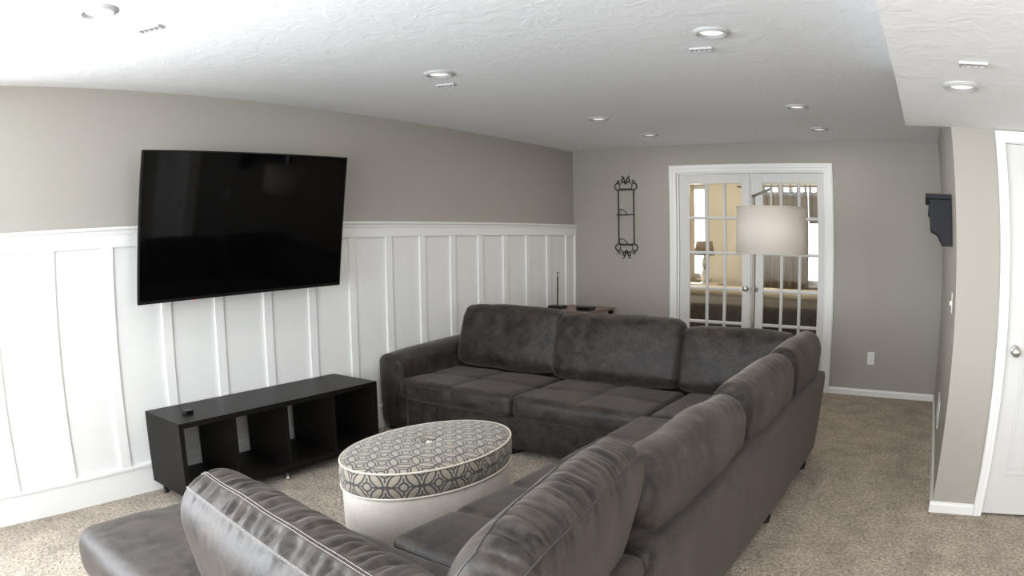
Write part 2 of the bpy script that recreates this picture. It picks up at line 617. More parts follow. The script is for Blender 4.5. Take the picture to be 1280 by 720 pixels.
wall_with_windows('wall_near', NEAR_Y - 0.12, NEAR_Y, -0.12, XR + 0.1, H, [(1.45, 2.65, 0.65, 2.05), (2.8, 4.2, 0.65, 2.05)], PAINT_TAUPE)
window('window_1', 1.45, 2.65, 0.65, 2.05, NEAR_Y - 0.07, 1, 1)
window('window_2', 2.8, 4.2, 0.65, 2.05, NEAR_Y - 0.07, 1, 1)

# baseboards
def baseboard(name, prof_dir, a0, a1, at, h=0.062):
    bm = bmesh.new()
    t = 0.014
    pr = [(0, 0), (t, 0), (t, h * 0.72), (t * 0.55, h * 0.86), (t * 0.45, h), (0, h)]
    if prof_dir == '-y':
        prism(bm, [(at - u, v) for u, v in pr], 'x', a0, a1)
    else:
        prism(bm, [(at - u, v) for u, v in pr], 'y', a0, a1)
    return struct(link(name, bm, PAINT_WHITE))


baseboard('baseboard_back_1', '-y', 0.03, 1.13, 0.0)
baseboard('baseboard_back_2', '-y', 2.835, WX - 0.014, 0.0)
baseboard('baseboard_right', '-x', YC + 0.0, -0.0005, WX)
baseboard('baseboard_closet', '-y', WX - 0.014, CX0, YC)


def casing(name, x0, x1, z1, y, w=0.075, t=0.018):
    """three-sided door casing; outer edges x0, x1, z1"""
    bm = bmesh.new()
    for (a, b) in ((0, w), (w * 0.12, w * 0.55)):
        tt = t if a == 0 else t + 0.007
        box(bm, x0 + a, x0 + b, y - tt, y - 0.0005, 0, z1 - a)
        box(bm, x1 - b, x1 - a, y - tt, y - 0.0005, 0, z1 - a)
        box(bm, x0 + b, x1 - b, y - tt, y - 0.0005, z1 - b, z1 - a)
    return struct(link(name, bm, PAINT_WHITE, bevel=0.003))


casing('trim_1', 1.128, 2.840, 2.152, 0.0)
bm = bmesh.new()
box(bm, DX0 - 0.003, DX0 + 0.018, 0.0, 0.12, 0, DZ + 0.003)
box(bm, DX1 - 0.018, DX1 + 0.003, 0.0, 0.12, 0, DZ + 0.003)
box(bm, DX0 + 0.018, DX1 - 0.018, 0.0, 0.12, DZ - 0.018, DZ + 0.003)
struct(link('trim_2', bm, PAINT_WHITE))
casing('trim_3', CX0, 5.18, 2.036, YC, w=0.06)


def knob(parent, x, y, z, dirn=-1):
    bm = bmesh.new()
    prof = [(0.0, 0.0), (0.032, 0.0), (0.032, 0.004), (0.026, 0.009), (0.011, 0.012), (0.011, 0.030), (0.020, 0.036), (0.027, 0.046), (0.027, 0.056), (0.020, 0.065), (0.0, 0.068)]
    lathe(bm, prof, 24)
    o = link('door_knob', bm, CHROME, parent, smooth=True)
    o.location = (x, y, z)
    o.rotation_euler = (R(90) if dirn < 0 else R(-90), 0, 0)
    return o


def french_leaf(name, x0, x1, gx0, gx1, knobx):
    root = bpy.data.objects.new(name, None)
    COL.objects.link(root)
    struct(root)
    y0, y1 = 0.018, 0.053
    z0, z1 = 0.012, DZ - 0.021
    gz0, gz1 = 0.245, 1.965
    boxo('stile', (x0, gx0, y0, y1, z0, z1), DOOR_WHITE, root, bevel=0.002)
    boxo('stile', (gx1, x1, y0, y1, z0, z1), DOOR_WHITE, root, bevel=0.002)
    boxo('top_rail', (gx0, gx1, y0, y1, gz1, z1), DOOR_WHITE, root, bevel=0.002)
    boxo('bottom_rail', (gx0, gx1, y0, y1, z0, gz0), DOOR_WHITE, root, bevel=0.002)
    mw = 0.030
    xs = [gx0 + (gx1 - gx0) * k / 3 for k in range(4)]
    zs = [gz1, 1.625, 1.28, 0.93, 0.595, gz0]
    for k in (1, 2):
        bm = bmesh.new()
        prism(bm, [(xs[k] - mw / 2, y1 - 0.006), (xs[k] - mw / 2, y0 + 0.010), (xs[k] - mw / 5, y0 + 0.002), (xs[k] + mw / 5, y0 + 0.002), (xs[k] + mw / 2, y0 + 0.010), (xs[k] + mw / 2, y1 - 0.006)], 'z', gz0, gz1)
        link('muntin', bm, DOOR_WHITE, root)
    for k in (1, 2, 3, 4):
        hw = mw / 2
        bm = bmesh.new()
        prism(bm, [(y1 - 0.006, zs[k] - hw), (y0 + 0.010, zs[k] - hw), (y0 + 0.002, zs[k] - hw * .4), (y0 + 0.002, zs[k] + hw * .4), (y0 + 0.010, zs[k] + hw), (y1 - 0.006, zs[k] + hw)], 'x', gx0, gx1)
        link('muntin', bm, DOOR_WHITE, root)
    for i in range(3):
        for k in range(5):
            boxo('pane', (xs[i] + 0.002, xs[i + 1] - 0.002, 0.034, 0.038, zs[k + 1] + 0.002, zs[k] - 0.002), GLASS, root)
    knob(root, knobx, y0, 0.945)
    return root


french_leaf('door_1', 1.227, 1.981, 1.332, 1.893, 1.937)
d2 = french_leaf('door_2', 1.985, 2.741, 2.112, 2.672, 2.029)
bm = bmesh.new()
box(bm, 2.018, 2.040, 0.010, 0.018, 1.00, 1.06)
tube(bm, [(2.029, 0.012, 1.03), (2.029, -0.012, 1.03)], 0.007, 10)
link('latch', bm, CHROME, d2)

# closet door
root = bpy.data.objects.new('door_3', None)
COL.objects.link(root)
struct(root)
dx0, dx1 = CX0 + 0.058, 5.122
boxo('door_slab', (dx0, dx1, YC + 0.012, YC + 0.047, 0.012, 1.972), DOOR_WHITE, root, bevel=0.002)
for (za, zb) in ((1.12, 1.83), (0.24, 0.96)):
    for (xa, xb) in ((dx0 + 0.11, (dx0 + dx1) / 2 - 0.05), ((dx0 + dx1) / 2 + 0.05, dx1 - 0.11)):
        bm = bmesh.new()
        y = YC + 0.012
        # raised frame moulding and raised field
        for (o_, d_) in ((0.0, 0.006),):
            box(bm, xa, xb, y - d_, y, zb - 0.018, zb)
            box(bm, xa, xb, y - d_, y, za, za + 0.018)
            box(bm, xa, xa + 0.018, y - d_, y, za + 0.018, zb - 0.018)
            box(bm, xb - 0.018, xb, y - d_, y, za + 0.018, zb - 0.018)
        box(bm, xa + 0.04, xb - 0.04, y - 0.004, y, za + 0.04, zb - 0.04)
        link('door_panel', bm, DOOR_WHITE, root, bevel=0.002)
knob(root, dx0 + 0.066, YC + 0.012, 0.905)
bm = bmesh.new()
box(bm, CX0 + 0.05, CX0 + 0.0575, YC, YC + 0.12, 0, 2.0)
box(bm, 5.1225, 5.14, YC, YC + 0.12, 0, 2.0)
box(bm, CX0 + 0.0575, 5.1225, YC, YC + 0.12, 1.9735, 2.0)
box(bm, CX0 + 0.0575, 5.1225, YC + 0.06, YC + 0.10, 0.0, 1.9735)
struct(link('trim_4', bm, PAINT_WHITE))

# ------------------------------------------------------------------ recessed lights and ceiling vents
def downlight(x, y, z, label, group):
    t = empty('recessed_light', label, 'ceiling light', (x, y, z), group)
    bm = bmesh.new()
    lathe(bm, [(0.058, -0.001), (0.066, -0.014), (0.072, -0.014), (0.088, -0.004), (0.088, 0.0), (0.058, 0.0)], 36)
    link('trim_ring', bm, BAFFLE, t, smooth=True)
    bm = bmesh.new()
    lathe(bm, [(0.0, -0.004), (0.03, -0.004), (0.05, -0.003), (0.0575, -0.001)], 32)
    link('lens', bm, LENS_LIT, t, smooth=True)
    area_light('downlight_glow', (x, y, z - 0.015), (0, 0, 0), 0.08, 0.08, 3.6, (1.0, 0.93, 0.84))
    return t


GL = 'recessed lights in the main ceiling'
for x, y, lb in [
    (1.262, -5.712, 'round recessed ceiling light nearest the upper left corner of the photo'),
    (1.240, -3.664, 'round recessed ceiling light in the left row, between the television and sofa'),
    (1.248, -1.770, 'round recessed ceiling light in the left row, second from the back wall'),
    (1.262, -0.790, 'small-looking recessed light of the left row, closest to the back wall'),
    (2.825, -3.655, 'largest-looking recessed ceiling light in the middle of the ceiling, beside a white vent'),
    (2.845, -1.771, 'round recessed ceiling light above and in front of the drum shade lamp'),
    (2.846, -0.762, 'recessed light closest to the top of the french doors, right row')]:
    downlight(x, y, H, lb, GL)
downlight(3.964, -3.854, SOFZ, 'round recessed light in the lowered ceiling near the closet door', None)


def vent(x, y, z, label, rz=0.0):
    t = empty('ceiling_vent', label, 'vent', (x, y, z), 'small ceiling vents beside the recessed lights', (0, 0, rz))
    bm = bmesh.new()
    lx, ly = 0.058, 0.026
    box(bm, -lx, lx, -ly, -ly + 0.008, -0.010, -0.0005)
    box(bm, -lx, lx, ly - 0.008, ly, -0.010, -0.0005)
    box(bm, -lx, -lx + 0.01, -ly + 0.008, ly - 0.008, -0.010, -0.0005)
    box(bm, lx - 0.01, lx, -ly + 0.008, ly - 0.008, -0.010, -0.0005)
    box(bm, -lx + 0.01, lx - 0.01, -ly + 0.008, ly - 0.008, -0.004, -0.0005)
    link('frame', bm, BAFFLE, t, bevel=0.001)
    for k in range(4):
        x_ = -lx + 0.026 + k * 0.027
        boxo('slat', (x_ - 0.005, x_ + 0.005, -ly + 0.008, ly - 0.008, -0.009, -0.004), BAFFLE, t)
    return t


vent(1.125, -5.395, H, 'small white louvred vent beside the upper left recessed light', 0.5)
vent(1.085, -3.415, H, 'small white louvred vent beside the light of the left row near the television', 0.3)
vent(2.683, -3.395, H, 'small white louvred vent beside the middle ceiling light', 0.1)
vent(3.995, -4.212, SOFZ, 'small white louvred vent on the lowered ceiling')

# ------------------------------------------------------------------ television
tv = empty('television', 'large black flat television tilted forward, hung on the white wainscot wall', 'television', (0.278, -4.2795, 1.5464))
az, el, ro = -0.029986, -0.12781561, 0.0075873
n_ = Vector((math.cos(az) * math.cos(el), math.sin(az) * math.cos(el), math.sin(el)))
r_ = Vector((0, 0, 1)).cross(n_).normalized()
u_ = n_.cross(r_)
r2 = math.cos(ro) * r_ + math.sin(ro) * u_
u2 = -math.sin(ro) * r_ + math.cos(ro) * u_
mt_ = Matrix((r2, u2, n_)).transposed().to_4x4()
mt_.translation = tv.location
tv.matrix_world = mt_
hw, hh = 1.4667 / 2, 1.4667 * 0.575 / 2
boxo('screen', (-hw + 0.009, hw - 0.009, -hh + 0.018, hh - 0.009, -0.010, -0.0015), SCREEN, tv)
bm = bmesh.new()
for b in ((-hw, hw, -hh, -hh + 0.018), (-hw, hw, hh - 0.009, hh), (-hw, -hw + 0.009, -hh + 0.018, hh - 0.009), (hw - 0.009, hw, -hh + 0.018, hh - 0.009)):
    box(bm, *b, -0.022, 0.0)
link('bezel', bm, simple('black_bezel', (0.004, 0.004, 0.004), 0.6, spec=0.2), tv)
bm = bmesh.new()
box(bm, -hw + 0.004, hw - 0.004, -hh + 0.004, hh - 0.004, -0.030, -0.0105)
box(bm, -hw * 0.55, hw * 0.55, -hh + 0.06, hh * 0.25, -0.062, -0.030)
link('back_housing', bm, simple('black_bezel', (0.004, 0.004, 0.004), 0.6, spec=0.2), tv, bevel=0.004)
boxo('standby_light', (-hw + 0.36, -hw + 0.375, -hh - 0.004, -hh, -0.012, -0.004), simple('red_standby_light', (0.5, 0.02, 0.02), 0.4, emis=((1, 0.05, 0.03), 1.2)), tv)
bm = bmesh.new()
for xx in (-0.2, 0.2):
    box(bm, xx - 0.015, xx + 0.015, -0.18, 0.18, -0.085, -0.062)
box(bm, -0.24, 0.24, -0.05, 0.05, -0.10, -0.085)
link('mount_plate', bm, BLACK_PL, tv)
bm = bmesh.new()
inv = mt_.inverted()
tube(bm, [inv @ Vector((0.19, -4.28, 1.53)), inv @ Vector((0.10, -4.28, 1.53)), inv @ Vector((0.012, -4.28, 1.53))], 0.03, 10)
link('mount_arm', bm, BLACK_PL, tv)

# ------------------------------------------------------------------ media console
CZ = 0.50
cy0, cy1, cx0, cx1 = -4.955, -3.455, 0.045, 0.482
CB = 0.075
con = empty('media_console', 'long low black-brown open media console with four cubbies under the television', 'console', (0.26, (cy0 + cy1) / 2, 0))


def lbox(name, b, mat, root, bevel=0.0):
    l = root.location
    return boxo(name, (b[0] - l.x, b[1] - l.x, b[2] - l.y, b[3] - l.y, b[4] - l.z, b[5] - l.z), mat, root, bevel)


th = 0.032
lbox('top_panel', (cx0, cx1, cy0, cy1, CZ - 0.030, CZ), VENEER, con, 0.0015)
lbox('bottom_panel', (cx0, cx1, cy0 + th, cy1 - th, CB, CB + 0.035), VENEER, con, 0.0015)
lbox('side_panel', (cx0, cx1, cy0, cy0 + th, CB, CZ - 0.030), VENEER, con, 0.0015)
lbox('side_panel', (cx0, cx1, cy1 - th, cy1, CB, CZ - 0.030), VENEER, con, 0.0015)
for k in (1, 2, 3):
    yk = cy0 + (cy1 - cy0) * k / 4
    lbox('divider', (cx0, cx1 - 0.01, yk - 0.011, yk + 0.011, CB + 0.035, CZ - 0.030), VENEER, con, 0.001)
for (lx, ly) in ((cx0 + 0.05, cy0 + 0.05), (cx1 - 0.05, cy0 + 0.06), (cx1 - 0.06, (cy0 + cy1) / 2), (cx0 + 0.05, cy1 - 0.05), (cx1 - 0.05, cy1 - 0.05)):
    bm = bmesh.new()
    lathe(bm, [(0.017, 0.0), (0.017, 0.01), (0.013, 0.012), (0.013, CB - 0.001)], 16, (lx - con.location.x, ly - con.location.y, 0))
    link('leg', bm, CHROME if lx > 0.4 and ly > cy0 + 0.3 else BLACK_PL, con, smooth=True)

sb = empty('sensor_box', 'tiny black remote sensor box on the near end of the black media console', 'remote', (0.30, -4.79, CZ))
bm = bmesh.new()
box(bm, -0.022, 0.022, -0.028, 0.028, 0.0, 0.022)
link('housing', bm, BLACK_PL, sb, bevel=0.003)
bm = bmesh.new()
box(bm, 0.022, 0.0235, -0.018, 0.018, 0.005, 0.017)
link('lens', bm, SCREEN, sb)

# ------------------------------------------------------------------ oval ottoman
OC, OA, OB = Vector((1.627, -4.232, 0)), 0.315, 0.495
ott = empty('ottoman', 'oval ottoman with grey trellis-patterned cushion top and ivory skirt, inside the sofa', 'ottoman', OC)


def oval_part(name, prof, mat, uvmode=None, n=96, smooth=True):
    """prof: (inset, z); inset shrinks both semi-axes"""
    bm = bmesh.new()
    rings = []
    for ins, z in prof:
        a, b = OA - ins, OB - ins
        if a < 0.004:
            a, b = max(a, 0.0), max(a, 0.0) * OB / OA
        if ins > 0.05:
            s = (OA - ins) / OA
            a, b = OA * s, OB * s
        rings.append([bm.verts.new((a * math.cos(2 * math.pi * i / n), b * math.sin(2 * math.pi * i / n), z)) for i in range(n)])
    for A_, B_ in zip(rings, rings[1:]):
        for i in range(n):
            bm.faces.new((A_[i], A_[(i + 1) % n], B_[(i + 1) % n], B_[i]))
    if prof[0][0] < OA - 0.01:
        bm.faces.new(rings[0][::-1])
    bm.faces.new(rings[-1])
    if uvmode:
        uvl = bm.loops.layers.uv.new('UVMap')
        arc = [0.0]
        for i in range(n):
            p, q = rings[0][i].co, rings[0][(i + 1) % n].co
            arc.append(arc[-1] + (p.xy - q.xy).length)
        ring_i = {}
        for rg in rings:
            for i, v in enumerate(rg):
                ring_i[v] = i
        for f in bm.faces:
            idx = [ring_i[l.vert] for l in f.loops]
            wrap = max(idx) - min(idx) > n // 2
            for l in f.loops:
                if uvmode == 'side':
                    i = ring_i[l.vert]
                    if wrap and i < n // 2:
                        i += n
                    l[uvl].uv = (arc[min(i, n)], l.vert.co.z - 0.400)
                else:
                    l[uvl].uv = (l.vert.co.y, l.vert.co.x)
    return link(name, bm, mat, ott, smooth=smooth)


oval_part('base', [(0.03, 0.012), (0.004, 0.014), (0.004, 0.32), (0.006, 0.342)], IVORY)
oval_part('cushion_band', [(0.012, 0.342), (0.002, 0.346), (-0.006, 0.37), (-0.008, 0.40), (-0.006, 0.43), (0.0, 0.456)], TRELLIS, 'side')
top_prof = [(0.0, 0.456), (0.006, 0.461), (0.03, 0.468)]
for k in range(1, 22):
    ins = 0.03 + (OA - 0.034) * k / 21
    t_ = ins / OA
    z = 0.468 + 0.018 * math.sin(min(1, (t_ - 0.09) / 0.5) * math.pi / 2) - 0.022 * math.exp(-((1 - t_) / 0.10) ** 2)
    top_prof.append((ins, z))
oval_part('cushion_top', top_prof, TRELLIS, 'top')
for zz, ins in ((0.458, -0.001), (0.344, -0.002)):
    bm = bmesh.new()
    tube(bm, [((OA - ins) * math.cos(2 * math.pi * i / 96), (OB - ins) * math.sin(2 * math.pi * i / 96), zz) for i in range(96)], 0.0048, 8, True)
    link('piping', bm, PIPING, ott, smooth=True)
bm = bmesh.new()
lathe(bm, [(0.0, 0.464), (0.016, 0.464), (0.018, 0.468), (0.014, 0.474), (0.0, 0.477)], 20)
link('button', bm, IVORY, ott, smooth=True)
for sx in (-1, 1):
    for sy in (-1, 1):
        bm = bmesh.new()
        lathe(bm, [(0.018, 0.0), (0.022, 0.013)], 12, (sx * 0.17, sy * 0.3, 0))
        link('foot', bm, BLACK_PL, ott)

# ------------------------------------------------------------------ sectional sofa
sofa = empty('sectional_sofa', 'large charcoal distressed leather U-shaped sectional sofa with loose back cushions round the ottoman', 'sofa', (2.2, -4.0, 0))
SL = sofa.location.copy()


def cube_grid(nx, ny, nz):
    """surface grid of the cube [-1,1]^3, welded; returns verts, faces"""
    vid, V, F = {}, [], []

    def g(i, j, k):
        key = (i, j, k)
        if key not in vid:
            vid[key] = len(V)
            V.append((-1 + 2 * i / nx, -1 + 2 * j / ny, -1 + 2 * k / nz))
        return vid[key]
    for i in range(nx):
        for j in range(ny):
            F.append((g(i, j, 0), g(i, j + 1, 0), g(i + 1, j + 1, 0), g(i + 1, j, 0)))
            F.append((g(i, j, nz), g(i + 1, j, nz), g(i + 1, j + 1, nz), g(i, j + 1, nz)))
    for i in range(nx):
        for k in range(nz):
            F.append((g(i, 0, k), g(i + 1, 0, k), g(i + 1, 0, k + 1), g(i, 0, k + 1)))
            F.append((g(i, ny, k), g(i, ny, k + 1), g(i + 1, ny, k + 1), g(i + 1, ny, k)))
    for j in range(ny):
        for k in range(nz):
            F.append((g(0, j, k), g(0, j, k + 1), g(0, j + 1, k + 1), g(0, j + 1, k)))
            F.append((g(nx, j, k), g(nx, j + 1, k), g(nx, j + 1, k + 1), g(nx, j, k + 1)))
    return np.array(V), F


def sgnpow(a, p):
    return np.sign(a) * np.abs(a) ** p


class Soft:
    """a stuffed leather block: local x length, y thickness, z height"""

    def __init__(s, dim, rad, origin, ex, ey, ez, puff=(0, 0, 0), wr=None, tuft=None, seed=0, pinch=0.0, wide=0.0, sag=0.0, bend=0.0):
        s.h = np.array(dim) / 2
        s.r = np.minimum(np.array(rad), s.h * 0.98)
        s.o = np.array(origin, float)
        s.M = np.array([ex, ey, ez], float)
        s.M /= np.linalg.norm(s.M, axis=1)[:, None]
        s.cs = ()
        s.puff, s.wr, s.tuft, s.seed, s.pinch, s.wide, s.sag, s.bend = puff, wr, tuft, seed, pinch, wide, sag, bend

    def pts(s, Q, lift=0.0, detail=True):
        Q = np.atleast_2d(np.array(Q, float))
        Qd = np.sin(Q * math.pi / 2) * 0.35 + Q * 0.65      # denser at the edges
        P = Qd * s.h
        core = np.clip(P, -(s.h - s.r), s.h - s.r)
        d = (P - core) / s.r
        nn = np.linalg.norm(d, axis=1)
        nn[nn < 1e-9] = 1
        dn = d / nn[:, None]
        P = core + dn * s.r
        N = dn / s.r
        N /= (np.linalg.norm(N, axis=1)[:, None] + 1e-12)
        q = P / s.h
        f = lambda a, p=2.6: np.clip(1 - np.abs(a) ** p, 0, 1)
        P[:, 0] += np.sign(q[:, 0]) * s.puff[0] * f(q[:, 2]) * f(q[:, 1]) * np.abs(q[:, 0])
        P[:, 1] += q[:, 1] * s.puff[1] * f(q[:, 0]) * f(q[:, 2])
        P[:, 2] += q[:, 2] * s.puff[2] * f(q[:, 0]) * f(q[:, 1], 4)
        # lower half stuffed fuller, top corners pulled in
        if s.pinch:
            P[:, 0] *= 1 - s.pinch * np.clip(q[:, 2], 0, 1) ** 2
        if s.wide:
            P[:, 1] *= 1 + s.wide * (-q[:, 2])
        if s.sag:
            P[:, 2] -= s.sag * f(q[:, 0], 2.0) * np.clip(q[:, 2], 0, 1)
        if s.bend:
            P[:, 1] += s.bend * (q[:, 2] ** 2 - 0.5)
        if s.tuft:
            g = np.zeros(len(P))
            for axis, pos, depth, wdt in s.tuft:
                g += depth * np.exp(-((P[:, axis] - pos) / wdt) ** 2) + depth * 0.5 * np.exp(-((P[:, axis] - pos) / (wdt * 5)) ** 2)
            top = np.clip(q[:, 2], 0, 1) ** 2 if s.tuft_z else np.clip(np.abs(q[:, 1]), 0, 1) ** 2
            P[:, 2] -= g * top
        if s.wr and detail:
            amp, fx, fy, mode = s.wr
            out = np.zeros(len(P))
            for i in range(len(P)):
                x, y, z = P[i]
                if mode == 'gusset':
                    # creases run across the top strip
                    w = math.exp(-(abs(q[i, 2] - 1.0) / 0.5) ** 2) * math.exp(-(q[i, 1] / s.gw) ** 6) + 0.05
                    a = noise.noise(Vector((x * fx + s.seed, y * fy, z * fy)))
                    b = noise.noise(Vector((x * fx * 2.1 + y * 9 + s.seed + 7, y * fy * 1.7, z * fy + 3)))
                    c = 1 - abs(a) * 2.4
                    out[i] = (-(c ** 3 if c > 0 else 0) * 1.0 + b * 0.55) * amp * w
                    for c_ in s.cs:
                        out[i] *= 1 - 0.9 * math.exp(-((Q[i, 1] - c_) / 0.10) ** 2)
                    out[i] += noise.noise(Vector((x * 5 + s.seed, y * 6, z * 5))) * amp * 0.9
                else:
                    e = max(abs(q[i, 0]), abs(q[i, 2]))
                    w = 0.25 + 0.75 * max(0.0, (e - 0.55) / 0.45)
                    ang = (x * fx if abs(q[i, 2]) > abs(q[i, 0]) else z * fx)
                    rd = (z if abs(q[i, 2]) > abs(q[i, 0]) else x) * fy
                    a = noise.noise(Vector((ang + s.seed, rd, y * 6)))
                    c = 1 - abs(a) * 2.6
                    out[i] = -(c ** 2 if c > 0 else 0) * amp * w + noise.noise(Vector((x * 4 + s.seed, y * 4, z * 4))) * amp * 2.0
            P += N * out[:, None]
        P = P + N * lift
        return P @ s.M + s.o - np.array(SL)

    tuft_z = True
    gw = 0.72

    def build(s, name, res=(40, 12, 26), mat=None, parent=None, label=None):
        V, F = cube_grid(*res)
        P = s.pts(V)
        me = bpy.data.meshes.new(name)
        me.from_pydata([tuple(p) for p in P], [], F)
        me.materials.append(mat or LEATHER)
        for p in me.polygons:
            p.use_smooth = True
        me.update()
        bm = bmesh.new()
        bm.from_mesh(me)
        bmesh.ops.recalc_face_normals(bm, faces=bm.faces)
        bm.to_mesh(me)
        bm.free()
        o = bpy.data.objects.new(name, me)
        COL.objects.link(o)
        o.parent = parent or sofa
        if label:
            o['label'] = label
        return o

    def loop(s, axis, c, n=60, lift=0.0):
        """points round the block where local coordinate `axis` = c"""
        oth = [a for a in (0, 1, 2) if a != axis]
        pts = []
        for side in range(4):
            for k in range(n):
                t = -1 + 2 * k / n
                a, b = ((t, 1), (1, -t), (-t, -1), (-1, t))[side]
                q = [0, 0, 0]
                q[axis] = c
                q[oth[0]] = a
                q[oth[1]] = b
                pts.append(q)
        return s.pts(np.array(pts), lift)

    def seam(s, parent, axis, c, r=0.0028, mat=None, n=60, lift=0.0005):
        bm = bmesh.new()
        tube(bm, [tuple(p) for p in s.loop(axis, c, n, lift)], r, 6, True)
        return link('seam', bm, mat or SEAMM, parent, smooth=True)

    def stitches(s, parent, axis, cs, n=150, r=0.0011, ln=0.6, lift=0.002):
        bm = bmesh.new()
        for c in cs:
            L_ = s.loop(axis, c, n, lift)
            for i in range(0, len(L_)):
                a, b = L_[i], L_[(i + 1) % len(L_)]
                tube(bm, [tuple(a), tuple(a + (b - a) * ln)], r, 4)
        o = link('stitching', bm, STITCH, parent)
        o['kind'] = 'stuff'
        return o


X, Y, Z = (1, 0, 0), (0, 1, 0), (0, 0, 1)
FX = 3.070       # outer face of the right back
FY = -2.000      # outer face of the far back
FT = 0.625


def slab(name, x0, x1, y0, y1, z0, z1, r=0.02, res=(10, 10, 8), rad=None, label=None, puff=(0, 0, 0), **kw):
    so = Soft((x1 - x0, y1 - y0, z1 - z0), rad or (r, r, r), ((x0 + x1) / 2, (y0 + y1) / 2, (z0 + z1) / 2), X, Y, Z, puff, **kw)
    return so, so.build(name, res, label=label)


# frames
for ya, yb in ((-5.05, FY - 0.12), (-6.12, -5.055)):
    fr = Soft((0.15, yb - ya, 0.545), (0.035, 0.02, 0.035), (FX - 0.052, (ya + yb) / 2, 0.06 + 0.2725), X, Y, (0.075, 0, 1), (0.004, 0, 0))
    fr.build('back_frame', (8, 34, 10))
slab('back_frame', 0.27, FX - 0.09, FY - 0.15, FY, 0.045, FT, 0.025, (30, 8, 10))
slab('back_frame', 2.30, FX - 0.155, -6.12, -5.97, 0.045, FT - 0.03, 0.03, (20, 8, 10))
slab('seat_base', 0.285, 2.20, -2.985, FY - 0.155, 0.05, 0.285, 0.02, (30, 16, 6))
slab('seat_base', 2.205, FX - 0.155, -5.075, FY - 0.155, 0.05, 0.285, 0.02, (16, 40, 6))
slab('seat_base', 1.32, 2.90, -5.90, -5.10, 0.05, 0.285, 0.02, (26, 16, 6))
# arm with a gently rising, rounded top
arm = Soft((0.245, 1.03, 0.56), (0.11, 0.05, 0.07), (0.150, -2.49, 0.325), X, (0, 1, 0.045), (0, -0.045, 1), (0.012, 0.0, 0.012), ('x'), None)
arm.wr = (0.0015, 9, 3, 'face')
a_o = arm.build('arm', (14, 34, 20))
arm.seam(a_o, 1, -0.90, 0.0025)
for fx, fy in ((0.09, -2.93), (0.09, -2.06), (3.03, -2.36), (3.03, -3.30), (3.03, -4.25), (3.03, -5.02), (2.98, -2.05), (1.33, -5.15), (1.33, -5.88), (2.26, -3.06), (2.26, -5.0), (1.2, -2.93)):
    bm = bmesh.new()
    lathe(bm, [(0.024, 0.0), (0.032, 0.05)], 4, (fx - SL.x, fy - SL.y, 0))
    link('foot', bm, BLACK_PL, sofa)


def seat(x0, x1, y0, y1, z0=0.275, z1=0.425, crown=0.012, tuft=None, seed=1, seam_axis=2, label=None, wr=0.0022):
    so = Soft((x1 - x0, y1 - y0, z1 - z0), (0.04, 0.04, 0.05) if seam_axis else (0.08, 0.08, 0.08), ((x0 + x1) / 2, (y0 + y1) / 2, (z0 + z1) / 2), X, Y, Z, (0.004, 0.012, crown), (wr, 11, 3.5, 'face'), tuft, seed)
    n1 = max(16, int((x1 - x0) * 52))
    n2 = max(16, int((y1 - y0) * 52))
    o = so.build('seat_cushion', (n1, n2, 10), label=label)
    if seam_axis:
        so.seam(o, 2, 0.52, 0.0022)
    return so, o


TD = 0.010
seat(0.290, 1.262, -3.050, -2.36, tuft=[(0, 0.0, TD, 0.012), (1, -0.02, TD, 0.012)], seed=1)
seat(1.266, 2.205, -3.050, -2.36, tuft=[(0, 0.0, TD, 0.012), (1, -0.02, TD, 0.012)], seed=12)
seat(2.209, 2.900, -3.050, -2.36, seed=23)
seat(2.175, 2.900, -4.020, -3.056, tuft=[(1, 0.0, TD, 0.012), (0, 0.0, TD, 0.012)], seed=31)
seat(2.165, 2.900, -5.060, -4.026, tuft=[(1, -0.17, TD, 0.012), (1, 0.17, TD, 0.012), (0, 0.05, TD, 0.012)], seed=47)
so_c, o_c = seat(1.270, 2.880, -5.915, -5.070, z0=0.20, crown=0.018, seam_axis=None, tuft=[(1, 0.0, TD * 0.7, 0.014)], seed=55, wr=0.003)


def back_cushion(L, T, Hh, cx, cy, cz, face, lean, seed, amp=0.004, puff=0.030, top=0.02, fx=13, mode='face', res=(46, 16, 30), rz=0.0, seams=(0.62, -0.62), pinch=0.03, rad=None, wide=0.12, roll_=0.0, stitch=False, smat=None, bend=0.0):
    """face: outward (sitter-side) horizontal direction; lean: back tilt in radians"""
    f = Vector((face[0], face[1], 0)).normalized()
    f = Matrix.Rotation(rz, 3, 'Z') @ f
    ez = (Vector((0, 0, 1)) * math.cos(lean) - f * math.sin(lean))
    ey = (f * math.cos(lean) + Vector((0, 0, 1)) * math.sin(lean))
    ex = ey.cross(ez)
    if roll_:
        q = Matrix.Rotation(roll_, 3, ey)
        ex, ez = q @ ex, q @ ez
    so = Soft((L, T, Hh), rad or (0.07, T * 0.46, 0.085), (cx, cy, cz), ex, ey, ez, (0.012, puff, top), (amp, fx, 3.0, mode), None, seed, pinch, wide, bend=bend)
    so.cs = tuple(seams) + tuple(stitch or ())
    o = so.build('back_cushion', res)
    for c in seams:
        so.seam(o, 1, c, 0.0026, smat)
    if stitch:
        so.stitches(o, 1, stitch)
    return so, o


# far side, facing the camera
FR = (0.055, 0.085, 0.065)
back_cushion(0.93, 0.20, 0.46, 0.755, -2.265, 0.665, (0, -1), 0.20, 3, puff=0.035, pinch=0.05, rad=FR, seams=(-0.62,), amp=0.0055, fx=20)
back_cushion(0.98, 0.20, 0.455, 1.66, -2.285, 0.650, (0, -1), 0.22, 9, puff=0.035, roll_=0.012, pinch=0.02, rad=FR, seams=(-0.62,), amp=0.0055, fx=20)
back_cushion(0.80, 0.20, 0.42, 2.52, -2.265, 0.625, (0, -1), 0.18, 17, puff=0.03, amp=0.003, rad=FR, seams=(-0.62,))
